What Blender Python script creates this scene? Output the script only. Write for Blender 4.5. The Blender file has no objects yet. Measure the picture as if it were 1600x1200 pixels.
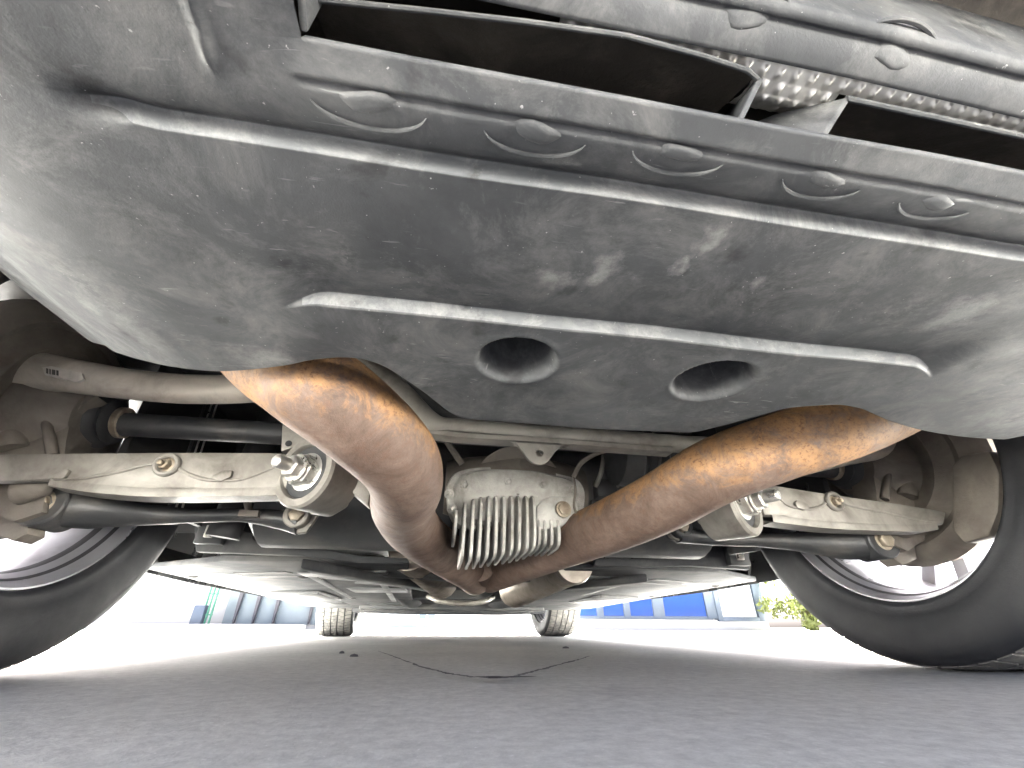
import bpy, bmesh, math, random
import numpy as np
from mathutils import Vector, Matrix
random.seed(7); rng = np.random.default_rng(7)
S = bpy.context.scene

# ------------------------------------------------------------------ camera
PITCH, YAW, ROLL, CAMH, FPX = 0.5223, 0.1620, 0.003, 0.060, 660.0
def basis():
    f = np.array([math.sin(YAW)*math.cos(PITCH), math.cos(YAW)*math.cos(PITCH), math.sin(PITCH)])
    r = np.array([math.cos(YAW), -math.sin(YAW), 0.0]); u = np.cross(r, f)
    return r*math.cos(ROLL)+u*math.sin(ROLL), -r*math.sin(ROLL)+u*math.cos(ROLL), f
RT, UP, FW = basis()
cd = bpy.data.cameras.new('camera'); cam = bpy.data.objects.new('camera', cd); S.collection.objects.link(cam)
cam.matrix_world = Matrix(((RT[0],UP[0],-FW[0],0),(RT[1],UP[1],-FW[1],0),(RT[2],UP[2],-FW[2],CAMH),(0,0,0,1)))
cd.sensor_fit = 'HORIZONTAL'; cd.sensor_width = 36; cd.lens = 36*FPX/1600
cd.clip_start = 0.01; cd.clip_end = 2000
S.camera = cam

# ------------------------------------------------------------------ sky, sun, exposure
SUN_EL, SUN_AZ = math.radians(46), math.radians(-6)        # azimuth from +Y (front of car) towards +X
w = bpy.data.worlds.new('World'); S.world = w; w.use_nodes = True
nt = w.node_tree; bg = nt.nodes['Background']
sky = nt.nodes.new('ShaderNodeTexSky'); sky.sky_type = 'NISHITA'; sky.sun_disc = False
sky.sun_elevation = SUN_EL; sky.sun_rotation = SUN_AZ; sky.air_density = 0.1; sky.dust_density = 9.0; sky.ozone_density = 0.3
nt.links.new(sky.outputs[0], bg.inputs[0]); bg.inputs[1].default_value = 0.15
sd = bpy.data.lights.new('sun', 'SUN'); sd.energy = 5.0; sd.angle = math.radians(0.5); sd.color = (1.0, 0.98, 0.955)
sun = bpy.data.objects.new('sun', sd); S.collection.objects.link(sun)
sdir = Vector((math.sin(SUN_AZ)*math.cos(SUN_EL), math.cos(SUN_AZ)*math.cos(SUN_EL), math.sin(SUN_EL)))
sun.rotation_euler = sdir.to_track_quat('Z', 'Y').to_euler(); sun.location = (0, 0, 12)
S.view_settings.view_transform = 'Standard'; S.view_settings.look = 'None'
S.view_settings.exposure = 5.25; S.view_settings.gamma = 1.0; S.view_settings.use_curve_mapping = False
S.view_settings.use_white_balance = True; S.view_settings.white_balance_temperature = 6250; S.view_settings.white_balance_tint = 10
S.cycles.max_bounces = 14; S.cycles.diffuse_bounces = 8; S.cycles.glossy_bounces = 5

# ------------------------------------------------------------------ measuring helpers
CX, AX, WB = 0.131, 0.706, 2.95          # car centre line X, rear axle Y, wheelbase
def ray(x, y): return FW + RT*(x-800)/FPX + UP*(600-y)/FPX
CAMP = np.array([0, 0, CAMH])
def at(x, y, Y): d = ray(x, y); return CAMP + d*Y/d[1]
def atZ(x, y, Z): d = ray(x, y); return CAMP + d*(Z-CAMH)/d[2]
def atX(x, y, X): d = ray(x, y); return CAMP + d*X/d[0]
def atD(x, y, D): return CAMP + ray(x, y)*D

# ------------------------------------------------------------------ materials
def nodes(name):
    m = bpy.data.materials.new(name); m.use_nodes = True
    t = m.node_tree; return m, t, t.nodes, t.links, t.nodes['Principled BSDF']
def noise(t, scale, detail=6, rough=.6, vec=None, dist=0):
    n = t.nodes.new('ShaderNodeTexNoise'); n.inputs['Scale'].default_value = scale
    n.inputs['Detail'].default_value = detail; n.inputs['Roughness'].default_value = rough; n.inputs['Distortion'].default_value = dist
    if vec is not None: t.links.new(vec, n.inputs['Vector'])
    return n.outputs['Fac']
def ramp(t, src, stops):
    r = t.nodes.new('ShaderNodeValToRGB'); e = r.color_ramp.elements
    while len(e) > 1: e.remove(e[0])
    e[0].position, c0 = stops[0]; e[0].color = (*c0, 1) if not isinstance(c0, float) else (c0, c0, c0, 1)
    for p, c in stops[1:]:
        n = e.new(p); n.color = (*c, 1) if not isinstance(c, float) else (c, c, c, 1)
    t.links.new(src, r.inputs[0]); return r.outputs[0]
def mix(t, a, b, fac, mode='MIX'):
    m = t.nodes.new('ShaderNodeMix'); m.data_type = 'RGBA'; m.blend_type = mode
    for sock, v in ((m.inputs[0], fac), (m.inputs[6], a), (m.inputs[7], b)):
        if isinstance(v, bpy.types.NodeSocket): t.links.new(v, sock)
        elif isinstance(v, (int, float)): sock.default_value = v
        else: sock.default_value = (*v, 1)
    return m.outputs[2]
def bump(t, h, strength, dist):
    b = t.nodes.new('ShaderNodeBump'); b.inputs['Strength'].default_value = strength; b.inputs['Distance'].default_value = dist
    t.links.new(h, b.inputs['Height']); return b.outputs[0]
def coord(t, scale=(1,1,1)):
    c = t.nodes.new('ShaderNodeTexCoord'); mp = t.nodes.new('ShaderNodeMapping'); mp.inputs['Scale'].default_value = scale
    t.links.new(c.outputs['Object'], mp.inputs[0]); return mp.outputs[0]
MATS = {}
def worn(name, col, dirt, rough=.5, metal=0.0, scale=14, dirt_lo=.45, dirt_hi=.75, bumpd=.0006, fine=140, spec=.5, speck=None):
    """a plain surface with blotchy dirt, uneven gloss and fine relief"""
    m, t, n, l, b = nodes(name); v = coord(t)
    d = ramp(t, noise(t, scale, 8, .65, v, .4), [(dirt_lo, 0.0), (dirt_hi, 1.0)])
    c = mix(t, col, dirt, d)
    if speck:
        s = ramp(t, noise(t, fine*1.6, 3, .6, v), [(.66, 0.0), (.72, 1.0)])
        c = mix(t, c, speck, s)
    l.new(c, b.inputs['Base Color'])
    rr = ramp(t, noise(t, scale*2.3, 6, .6, v), [(.3, rough-.1), (.7, min(1, rough+.12))]); l.new(rr, b.inputs['Roughness'])
    b.inputs['Metallic'].default_value = metal; b.inputs['Specular IOR Level'].default_value = spec
    l.new(bump(t, noise(t, fine, 5, .7, v), .6, bumpd), b.inputs['Normal'])
    MATS[name] = m; return m

def bumper_mat(name='bumper', k=1.0):
    m, t, n, l, b = nodes('bumper_plastic'); v = coord(t); vs = coord(t, (1, .45, 1))
    base = mix(t, (.030*k, .0317*k, .034*k), (.057*k, .0588*k, .0615*k), ramp(t, noise(t, 9, 6, .65, v, .3), [(.36, 0.0), (.66, 1.0)]))
    dust = ramp(t, noise(t, 19, 12, .78, v, .5), [(.47, 0.0), (.70, 1.0)])
    c = mix(t, base, (.105*k, .104*k, .102*k), dust)
    dark = ramp(t, noise(t, 30, 5, .6, v, .2), [(.60, 0.0), (.70, .7)]); c = mix(t, c, (.016, .016, .017), dark)
    patch = ramp(t, noise(t, 9, 3, .5, vs, .9), [(.60, 0.0), (.72, .6)])
    fine = ramp(t, noise(t, 190, 7, .8, v), [(.47, 0.0), (.62, 1.0)])
    c = mix(t, c, (.20, .195, .185), mix(t, (0, 0, 0), patch, fine))
    pz = None
    nw = n.new('ShaderNodeTexNoise'); nw.inputs['Scale'].default_value = 34; nw.inputs['Detail'].default_value = 5; l.new(v, nw.inputs['Vector'])
    sb_ = n.new('ShaderNodeVectorMath'); sb_.operation = 'SUBTRACT'; l.new(nw.outputs['Color'], sb_.inputs[0]); sb_.inputs[1].default_value = (.5, .5, .5)
    ml_ = n.new('ShaderNodeVectorMath'); ml_.operation = 'MULTIPLY'; l.new(sb_.outputs[0], ml_.inputs[0]); ml_.inputs[1].default_value = (.06, .06, 0)
    wv = n.new('ShaderNodeVectorMath'); wv.operation = 'ADD'; l.new(v, wv.inputs[0]); l.new(ml_.outputs[0], wv.inputs[1]); wv = wv.outputs[0]
    for (qx, qy, rr) in [(865,432,.017),(940,418,.019),(1092,372,.012),(1080,405,.010),(880,265,.012),(1180,440,.016),(420,560,.03),(120,500,.03),(1480,500,.03)]:
        p = atZ(qx, qy, .235); d = n.new('ShaderNodeVectorMath'); d.operation = 'DISTANCE'; d.inputs[1].default_value = (p[0], p[1], .236); l.new(wv, d.inputs[0])
        f_ = n.new('ShaderNodeMapRange'); f_.inputs[1].default_value = rr*1.25; f_.inputs[2].default_value = rr*.1; l.new(d.outputs['Value'], f_.inputs[0])
        if pz is None: pz = f_.outputs[0]
        else:
            mx = n.new('ShaderNodeMath'); mx.operation = 'MAXIMUM'; l.new(pz, mx.inputs[0]); l.new(f_.outputs[0], mx.inputs[1]); pz = mx.outputs[0]
    mm = n.new('ShaderNodeMath'); mm.operation = 'MULTIPLY'; l.new(pz, mm.inputs[0]); l.new(noise(t, 240, 10, .9, v, .2), mm.inputs[1])
    c = mix(t, c, (.28, .275, .265), ramp(t, mm.outputs[0], [(.26, 0.0), (.52, .42)]))
    sp = ramp(t, noise(t, 420, 2, .5, v), [(.725, 0.0), (.78, 1.0)]); c = mix(t, c, (.22, .22, .215), sp)
    sc = coord(t, (45, 300, 30)); scr = ramp(t, noise(t, 1.0, 3, .5, sc, .6), [(.66, 0.0), (.72, 1.0)])
    scm = ramp(t, noise(t, 8, 2, .5, v), [(.46, 0.0), (.66, .7)])
    c = mix(t, c, (.2, .2, .195), mix(t, (0, 0, 0), scr, scm))
    l.new(c, b.inputs['Base Color']); b.inputs['Specular IOR Level'].default_value = .34
    l.new(ramp(t, noise(t, 24, 9, .75, v, .5), [(.3, .44), (.70, .78)]), b.inputs['Roughness'])
    l.new(bump(t, noise(t, 900, 3, .6, v), .4, .0003), b.inputs['Normal'])
    MATS[name] = m
def pipe_mat():
    m, t, n, l, b = nodes('rusted_exhaust_steel'); v = coord(t)
    base = mix(t, (.062, .038, .027), (.155, .108, .084), ramp(t, noise(t, 17, 11, .78, v, .5), [(.36, 0.0), (.62, 1.0)]))
    base = mix(t, base, (.10, .052, .034), ramp(t, noise(t, 120, 7, .75, v), [(.50, 0.0), (.68, .75)]))
    sep = n.new('ShaderNodeSeparateXYZ'); l.new(v, sep.inputs[0])
    # orange rust bloom towards the silencer end, where the pipes rise
    mr = n.new('ShaderNodeMapRange'); mr.inputs[1].default_value = .150; mr.inputs[2].default_value = .238; l.new(sep.outputs[2], mr.inputs[0])
    nz = noise(t, 34, 12, .78, v, .6)
    mul = n.new('ShaderNodeMath'); mul.operation = 'MULTIPLY'; l.new(mr.outputs[0], mul.inputs[0]); l.new(nz, mul.inputs[1])
    rust = ramp(t, mul.outputs[0], [(.38, 0.0), (.54, .85)])
    c = mix(t, base, (.27, .145, .058), rust)
    sp = ramp(t, noise(t, 190, 6, .8, v), [(.50, 0.0), (.62, 1.0)])
    c = mix(t, c, (.075, .034, .02), mix(t, (0, 0, 0), sp, rust))
    l.new(c, b.inputs['Base Color']); b.inputs['Metallic'].default_value = .08
    l.new(ramp(t, noise(t, 50, 8, .75, v), [(.3, .55), (.7, .80)]), b.inputs['Roughness'])
    l.new(bump(t, noise(t, 300, 7, .8, v), .7, .0006), b.inputs['Normal'])
    MATS['pipe'] = m
def ground_mat():
    m, t, n, l, b = nodes('concrete_pavement'); v = coord(t)
    c = mix(t, (.49, .50, .445), (.635, .64, .58), ramp(t, noise(t, 1.7, 6, .6, v), [(.35, 0.0), (.68, 1.0)]))
    g = ramp(t, noise(t, 60, 8, .8, v), [(.36, .76), (.62, 1.08)])
    c = mix(t, c, g, 1.0, 'MULTIPLY')
    st = ramp(t, noise(t, 6, 4, .6, v, .7), [(.60, 0.0), (.78, .5)]); c = mix(t, c, (.26, .26, .25), st)
    sp = ramp(t, noise(t, 240, 2, .5, v), [(.68, 0.0), (.74, 1.0)]); c = mix(t, c, (.62, .61, .58), sp)
    l.new(c, b.inputs['Base Color']); b.inputs['Roughness'].default_value = .78
    add = n.new('ShaderNodeMath'); l.new(noise(t, 130, 6, .75, v), add.inputs[0]); l.new(noise(t, 34, 3, .6, v), add.inputs[1])
    l.new(bump(t, add.outputs[0], .7, .0018), b.inputs['Normal'])
    MATS['ground'] = m
def leaf_mat():
    m, t, n, l, b = nodes('bright_leaf'); v = coord(t)
    l.new(mix(t, (.10, .13, .025), (.17, .19, .045), noise(t, 3, 3, .6, v)), b.inputs['Base Color']); b.inputs['Roughness'].default_value = .6
    MATS['leaf'] = m
def glass_mat(name, col):
    m, t, n, l, b = nodes(name); b.inputs['Base Color'].default_value = (*col, 1); b.inputs['Roughness'].default_value = .08
    b.inputs['Specular IOR Level'].default_value = .8; MATS[name] = m
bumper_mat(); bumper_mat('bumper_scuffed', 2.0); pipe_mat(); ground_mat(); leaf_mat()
worn('alu', (.215, .202, .18), (.08, .07, .058), .52, .25, 17, .44, .74, .0005, 220)
worn('lit_alu', (.46, .42, .36), (.26, .23, .19), .5, .2, 22, .45, .75, .0005, 220)  # upper arms' aluminium, colour lightened to stand in for light missing there
worn('cast', (.42, .41, .385), (.16, .146, .125), .62, .15, 15, .42, .70, .0012, 260, speck=(.5, .47, .42))
worn('knuckle', (.17, .15, .128), (.085, .072, .06), .6, .2, 12, .4, .7, .001, 180)
worn('black_steel', (.035, .036, .038), (.10, .092, .083), .48, .1, 13, .5, .78, .0005, 160)
worn('zinc', (.62, .61, .58), (.42, .38, .33), .32, .75, 30, .5, .75, .0003, 300)
worn('dirty_bolt', (.36, .31, .24), (.17, .13, .09), .5, .5, 40, .4, .7, .0006, 300)
worn('rubber', (.022, .023, .025), (.055, .052, .05), .62, 0, 10, .5, .8, .0005, 220)
worn('tyre', (.020, .0215, .025), (.042, .042, .044), .62, 0, 8, .45, .8, .0005, 200)
worn('tread', (.10, .098, .092), (.19, .18, .165), .8, 0, 25, .4, .7, .0006, 220)
worn('rim', (.40, .40, .43), (.22, .21, .21), .34, .55, 6, .55, .8, .0002, 200)
worn('barrel_dark', (.05, .05, .055), (.10, .10, .10), .5, .3, 6, .5, .8, .0002, 200)
worn('panel', (.042, .044, .048), (.092, .09, .088), .80, 0, 5, .42, .72, .0006, 160, spec=.15)
worn('panel_dark', (.045, .047, .05), (.12, .113, .10), .55, 0, 6, .48, .78, .0006, 160)
worn('dark', (.016, .016, .017), (.035, .033, .031), .75, 0, 8, .5, .8, .0006, 120)
worn('silencer', (.040, .034, .027), (.12, .105, .083), .72, .15, 20, .45, .72, .0012, 260)
worn('shield', (.72, .70, .65), (.42, .39, .33), .38, .7, 24, .5, .8, .0004, 260)
worn('braid', (.26, .23, .20), (.13, .10, .08), .45, .6, 20, .45, .75, .0006, 260)
worn('carpaint', (.030, .031, .033), (.033, .034, .036), .30, .0, 4, .5, .8, .00001, 60)
worn('wall', (.40, .40, .39), (.34, .34, .33), .7, 0, 1.2, .45, .75, .002, 30)
worn('blue_panel', (.15, .185, .205), (.19, .22, .235), .45, .1, 1.0, .45, .75, .001, 20)
worn('fin', (.05, .05, .06), (.07, .068, .072), .5, .1, 1.0, .45, .75, .001, 20)
worn('frame', (.06, .08, .11), (.085, .105, .13), .4, .3, 2.0, .45, .75, .001, 20)
worn('green_paint', (.01, .12, .07), (.02, .14, .085), .45, 0, 2.0, .45, .75, .001, 20)
worn('sticker', (.50, .47, .42), (.40, .37, .33), .6, 0, 60, .45, .7, .0001, 300)
worn('ink', (.06, .055, .05), (.12, .11, .10), .6, 0, 60, .45, .7, .0001, 300)
worn('asphalt_crack', (.10, .10, .098), (.17, .17, .165), .8, 0, 40, .45, .7, .002, 200)
worn('tar', (.022, .022, .023), (.05, .05, .05), .8, 0, 60, .45, .7, .002, 220, speck=(.5, .5, .5))
worn('bark', (.10, .075, .05), (.16, .12, .09), .8, 0, 8, .45, .7, .004, 40)
glass_mat('blue_glass', (.010, .045, .20)); glass_mat('pale_glass', (.45, .48, .50)); glass_mat('far_glass', (.06, .09, .12))
worn('kerb', (.50, .50, .48), (.42, .42, .40), .8, 0, 3, .45, .75, .002, 60)

# ------------------------------------------------------------------ mesh helpers
COL = S.collection
def cat(pts, n):
    """Catmull-Rom through pts, n samples"""
    P = np.array(pts, float); k = len(P)
    Q = np.vstack([2*P[0]-P[1], P, 2*P[-1]-P[-2]]); out = []
    for s in np.linspace(0, k-1, n):
        i = min(int(s), k-2); t = s-i; a, b, c, d = Q[i:i+4]
        out.append(.5*((2*b)+(c-a)*t+(2*a-5*b+4*c-d)*t*t+(-a+3*b-3*c+d)*t**3))
    return np.array(out)
class MB:
    def __init__(s): s.v = []; s.f = []
    def add(s, V, F):
        o = len(s.v); s.v.extend([tuple(map(float, p)) for p in V]); s.f.extend([tuple(i+o for i in f) for f in F]); return s
    def grid(s, G):
        G = np.asarray(G); a, b = G.shape[:2]
        return s.add(G.reshape(-1, 3), [(i*b+j, i*b+j+1, (i+1)*b+j+1, (i+1)*b+j) for i in range(a-1) for j in range(b-1)])
    def tube(s, path, r, n=16, caps=True, sx=1, sz=1):
        path = np.array(path, float); m = len(path); r = np.full(m, r) if np.isscalar(r) else np.interp(np.linspace(0,1,m), np.linspace(0,1,len(r)), r)
        T = np.gradient(path, axis=0); T /= np.linalg.norm(T, axis=1)[:, None]
        up = np.array([0, 0, 1.0]) if abs(T[0][2]) < .9 else np.array([0, 1.0, 0]); V = []
        a = np.cross(T[0], up); a /= np.linalg.norm(a)
        for i in range(m):
            a = a - T[i]*(a@T[i]); a /= np.linalg.norm(a); b = np.cross(a, T[i])
            for k in range(n):
                th = 2*math.pi*k/n; V.append(path[i]+r[i]*(a*math.cos(th)*sx+b*math.sin(th)*sz))
        F = [(i*n+k, i*n+(k+1)%n, (i+1)*n+(k+1)%n, (i+1)*n+k) for i in range(m-1) for k in range(n)]
        if caps: F += [tuple(range(n))[::-1], tuple((m-1)*n+k for k in range(n))]
        return s.add(V, F)
    def lathe(s, prof, o, ax, n=32, close=False):
        """prof = [(distance along axis, radius)...]"""
        o = np.array(o, float); ax = np.array(ax, float); ax /= np.linalg.norm(ax)
        a = np.cross(ax, (0, 0, 1.0) if abs(ax[2]) < .9 else (1.0, 0, 0)); a /= np.linalg.norm(a); b = np.cross(ax, a)
        V = [o+ax*d+rr*(a*math.cos(2*math.pi*k/n)+b*math.sin(2*math.pi*k/n)) for d, rr in prof for k in range(n)]
        m = len(prof); F = [(i*n+k, i*n+(k+1)%n, ((i+1)%m)*n+(k+1)%n, ((i+1)%m)*n+k) for i in range(m if close else m-1) for k in range(n)]
        if not close:
            if prof[0][1] > 1e-6: F.append(tuple(range(n))[::-1])
            if prof[-1][1] > 1e-6: F.append(tuple((m-1)*n+k for k in range(n)))
        return s.add(V, F)
    def box(s, c, size, R=None):
        c = np.array(c, float); h = np.array(size, float)/2
        V = [np.array((x, y, z))*h for x in (-1, 1) for y in (-1, 1) for z in (-1, 1)]
        if R is not None: V = [np.array(R) @ p for p in V]
        return s.add([c+p for p in V], [(0,1,3,2),(4,6,7,5),(0,4,5,1),(2,3,7,6),(0,2,6,4),(1,5,7,3)])
    def prism(s, poly, d):
        """closed 3-D outline swept by vector d"""
        P = [np.array(p, float) for p in poly]; n = len(P); d = np.array(d, float)
        return s.add(P+[p+d for p in P], [tuple(range(n))[::-1], tuple(range(n, 2*n))]+[(i, (i+1)%n, n+(i+1)%n, n+i) for i in range(n)])
    def build(s, name, mat, parent=None, bev=0, ang=35, smooth=True, seg=2, weld=False):
        me = bpy.data.meshes.new(name); bm = bmesh.new()
        vs = [bm.verts.new(p) for p in s.v]
        for f in s.f:
            try: bm.faces.new([vs[i] for i in f])
            except ValueError: pass
        if weld: bmesh.ops.remove_doubles(bm, verts=bm.verts, dist=1e-5)
        bmesh.ops.recalc_face_normals(bm, faces=bm.faces)
        lim = math.radians(ang)
        if bev:
            es = [e for e in bm.edges if len(e.link_faces) == 2 and e.calc_face_angle(0) > lim]
            bmesh.ops.bevel(bm, geom=es, offset=bev, segments=seg, profile=.5, affect='EDGES', clamp_overlap=True)
        for f in bm.faces: f.smooth = smooth
        for e in bm.edges:
            if len(e.link_faces) == 2 and e.calc_face_angle(0) > lim: e.smooth = False
        bm.to_mesh(me); bm.free(); me.materials.append(MATS[mat])
        return link(name, me, parent)
def link(name, me, parent=None):
    o = bpy.data.objects.new(name, me); COL.objects.link(o)
    if parent is not None:
        o.parent = parent
        if parent.type == 'EMPTY': o.matrix_parent_inverse = Matrix.Translation(-parent.location)
    return o
def empty(name, loc, label, category, group=None):
    o = bpy.data.objects.new(name, None); o.location = loc; o.empty_display_size = .1; COL.objects.link(o)
    o['label'] = label; o['category'] = category
    if group: o['group'] = group
    return o
def fastgrid(name, G, mat, parent=None, label=None, keep=None):
    """large smooth grid without python loops over faces"""
    a, b = G.shape[:2]; idx = np.arange(a*b).reshape(a, b)
    q = np.stack([idx[:-1,:-1], idx[:-1,1:], idx[1:,1:], idx[1:,:-1]], -1).reshape(-1, 4)
    if keep is not None: q = q[keep.reshape(-1)]
    me = bpy.data.meshes.new(name); me.vertices.add(a*b); me.vertices.foreach_set('co', G.reshape(-1).astype(np.float32))
    me.loops.add(len(q)*4); me.loops.foreach_set('vertex_index', q.reshape(-1).astype(np.int32))
    me.polygons.add(len(q)); me.polygons.foreach_set('loop_start', np.arange(0, len(q)*4, 4, dtype=np.int32))
    me.update(calc_edges=True); me.polygons.foreach_set('use_smooth', np.ones(len(q), bool)); me.validate()
    me.materials.append(MATS[mat]); return link(name, me, parent)
def sstep(x, a, b): t = np.clip((x-a)/(b-a), 0, 1); return t*t*(3-2*t)

# ------------------------------------------------------------------ setting: ground
gb = MB(); R0 = 160
gb.add([(-R0,-R0,0),(R0,-R0,0),(R0,R0,0),(-R0,R0,0)], [(0,1,2,3)])
ground = gb.build('ground', 'ground'); ground['kind'] = 'structure'
def ribbon(pts, wd, z, seed):
    r = np.random.default_rng(seed); P = cat(pts, 60); T = np.gradient(P, axis=0); T /= np.linalg.norm(T, axis=1)[:, None]
    N = np.stack([-T[:,1], T[:,0], 0*T[:,0]], -1)
    P = P + N*np.cumsum(r.normal(0, .0016, 60))[:, None]*.6
    ww = np.interp(np.linspace(0,1,60), np.linspace(0,1,len(wd)), wd)*(1+.45*r.normal(0,1,60)).clip(.35, 1.9)
    G = np.stack([P-N*ww[:,None]/2, P+N*ww[:,None]/2], 1); G[..., 2] = z
    return G
m = MB(); m.grid(ribbon([atZ(590,1020,0), atZ(665,1048,0), atZ(742,1064,0)], [.003,.005,.008,.009], .004, 1)); m.build('crack', 'asphalt_crack', ground)
m = MB(); m.grid(ribbon([atZ(800,1064,0), atZ(850,1050,0), atZ(925,1029,0)], [.010,.007,.008,.003], .0045, 2)); m.build('crack', 'asphalt_crack', ground)
n = 40; c0 = atZ(782,1067,0); pv = []
for k in range(n):
    a = 2*math.pi*k/n; rr = 1+.28*math.sin(3*a+1)+.18*rng.normal(); pv.append((c0[0]+.036*rr*math.cos(a), c0[1]+.013*rr*math.sin(a), .006))
m = MB(); m.add(pv, [tuple(range(n))]); m.build('tar_patch', 'tar', ground)
for (x, y, s) in [(553,1026,.010), (534,1021,.007), (884,1013,.012)]:
    c0 = atZ(x, y, 0); m = MB(); m.lathe([(0,s),(.004,s*.8),(.006,0)], (c0[0],c0[1],0), (0,0,1), 8); m.build('pebble', 'asphalt_crack', ground)

# ------------------------------------------------------------------ the car
car = empty('car', (CX, AX+WB/2, 0), 'parked car seen from below behind its dusty dark plastic rear bumper', 'car')

# --- rear bumper -----------------------------------------------------------
ZB = .235
def zbase(X):
    L = np.maximum(0, -(X-CX)-.30); Rr = np.maximum(0, (X-CX)-.25)
    l = np.where(L < .16, 2.2*L*L, .0563+(L-.16)*.50)
    return ZB + l + .25*Rr*Rr
def on_base(x, y):
    Z = ZB
    for _ in range(40): p = atZ(x, y, Z); Z = .5*Z+.5*min(float(zbase(p[0])), .5)
    return atZ(x, y, Z)
edge_px = [(0,440),(60,490),(140,535),(190,553),(230,565),(290,575),(345,579),(400,576),(450,571),(483,562),(533,557),(567,559),(600,570),(640,595),(667,613),(700,643),(720,653),(767,657),(900,667),(1085,677),(1100,673),(1226,636),(1315,631),(1353,638),(1391,656),(1441,671),(1503,682),(1572,686)]
E = np.array([on_base(*q) for q in edge_px]); E = E[np.argsort(E[:,0])]
ex = np.concatenate([[-.80,-.60,-.45,-.38], E[:,0], [.80, 1.06]]); ey = np.concatenate([[.10,.20,.265,.285], E[:,1], [.30,.22]])
cols = np.concatenate([np.linspace(-.80,-.40,50,endpoint=False), np.linspace(-.40,.66,560,endpoint=False), np.linspace(.66,1.06,50)])
YF = np.interp(cols, ex, ey)
ker = np.exp(-.5*(np.arange(-9,10)/3.0)**2); ker /= ker.sum()
YF[60:-60] = np.convolve(YF, ker, 'same')[60:-60]
HOLES = [(.0475,.266,.0305), (.211,.269,.0325)]
def ledge_up(X):   # Y of the rear step; sweeps rearwards at its left end
    return .1165 - .55*np.maximum(0, -.125-X)**1.35
def ledge_lo(X):
    return .2185 + 2.6*np.maximum(0, -.088-X)**1.5 + 2.6*np.maximum(0, X-.352)**1.5
def height(X, Y):
    z = zbase(X)
    # upper (rear) step
    yu = ledge_up(X); soft = .0028+.45*np.maximum(0, -.135-X)
    amp = .0105*(.16+.84*sstep(X, -.162, -.138))*sstep(X, -.30, -.18)
    s = np.clip((Y-.088)/(yu-.088+1e-6), 0, 1)
    z = z + np.where(Y < yu, amp*s**3, amp*(1-sstep(Y, yu, yu+soft)))
    # lower (front) step
    yl = ledge_lo(X); mk = sstep(X, -.112, -.078)*(1-sstep(X, .345, .382))
    s2 = np.clip((Y-.135)/(yl-.135), 0, 1)
    z = z + np.where(Y < yl, .0095*mk*s2**2.6, .0095*mk*(1-sstep(Y, yl, yl+.0042)))
    # rim of the outlets
    z = z + .0028*(1-np.clip((Y-.079)/.010, 0, 1))*sstep(X, -.075, -.063)*(Y > .0) + .0022*np.exp(-((Y-.0915)/.0014)**2)*sstep(X, -.07, -.06)
    # moulded rib on the left corner
    z = z - .0022*np.exp(-((X+.094-.12*(.079-Y))/.0016)**2)*(1-sstep(Y, .088, .098))
    for hx, hy, hr in HOLES:
        d = np.sqrt((X-hx)**2+(Y-hy)**2)/hr
        z = z + .055*(1-sstep(d, .62, 1.02)) - .0005*np.exp(-((d-1.08)/.08)**2)
    # gentle moulding unevenness
    z = z + .0008*np.sin(X*31+Y*17)*np.sin(Y*43-X*9)
    return z
rows = []
def seg(a, b, n, end=False): rows.append(('s', a, b, n, end))
YR = np.full_like(cols, .079); YU = ledge_up(cols); YU = np.clip(YU, .083, None); YL = ledge_lo(cols)
YF2 = np.maximum(YF, .10)
YLc = np.minimum(YL, YF2-.02); YUc = np.minimum(YU, YLc-.012)
parts = [np.linspace(0, 1, 44)[:, None]*(YUc-.0006-YR)+YR]
parts.append(YUc + np.linspace(-.0003, .0048, 9)[:, None])
parts.append((YUc+.0054)+np.linspace(0, 1, 58)[:, None]*(YLc-.0006-YUc-.0054))
parts.append(YLc + np.linspace(-.0003, .0045, 9)[:, None])
parts.append((YLc+.0050)+np.linspace(0, 1, 105)[:, None]*(YF2-YLc-.0050))
Yg = np.sort(np.vstack(parts), axis=0); Xg = np.broadcast_to(cols, Yg.shape)
Zg = height(Xg, Yg); G = np.stack([Xg, Yg, Zg], -1)
lip = [(.0015,.0003),(.003,.0014),(.0042,.0035),(.0046,.007),(.0046,.022),(.0010,.022)]
L = np.stack([G[-1]+np.array((0, a, b)) for a, b in lip])
rl = [(-.0006,.0010),(-.0004,.0025),(.004,.004)]
inout = ((cols > -.0625) & (cols < 2*CX+.0625))[:, None]; Rr = np.stack([G[0]+np.array((0, a, b))*inout for a, b in rl[::-1]])
bumper = fastgrid('rear_bumper', np.concatenate([Rr, G, L]), 'bumper', car)
me = bumper.data; nc = len(cols)-1; FC = np.zeros(len(me.polygons)*3); me.polygons.foreach_get('center', FC); FC = FC.reshape(-1, 3)
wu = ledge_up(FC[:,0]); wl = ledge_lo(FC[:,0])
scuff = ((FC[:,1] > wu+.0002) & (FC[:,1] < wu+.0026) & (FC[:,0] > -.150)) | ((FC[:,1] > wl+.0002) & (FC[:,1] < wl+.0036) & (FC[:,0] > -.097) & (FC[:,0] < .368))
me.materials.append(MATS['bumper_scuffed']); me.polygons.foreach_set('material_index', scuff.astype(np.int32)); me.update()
bumper['label'] = 'dusty dark grey plastic rear bumper underside with two round recesses'
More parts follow.
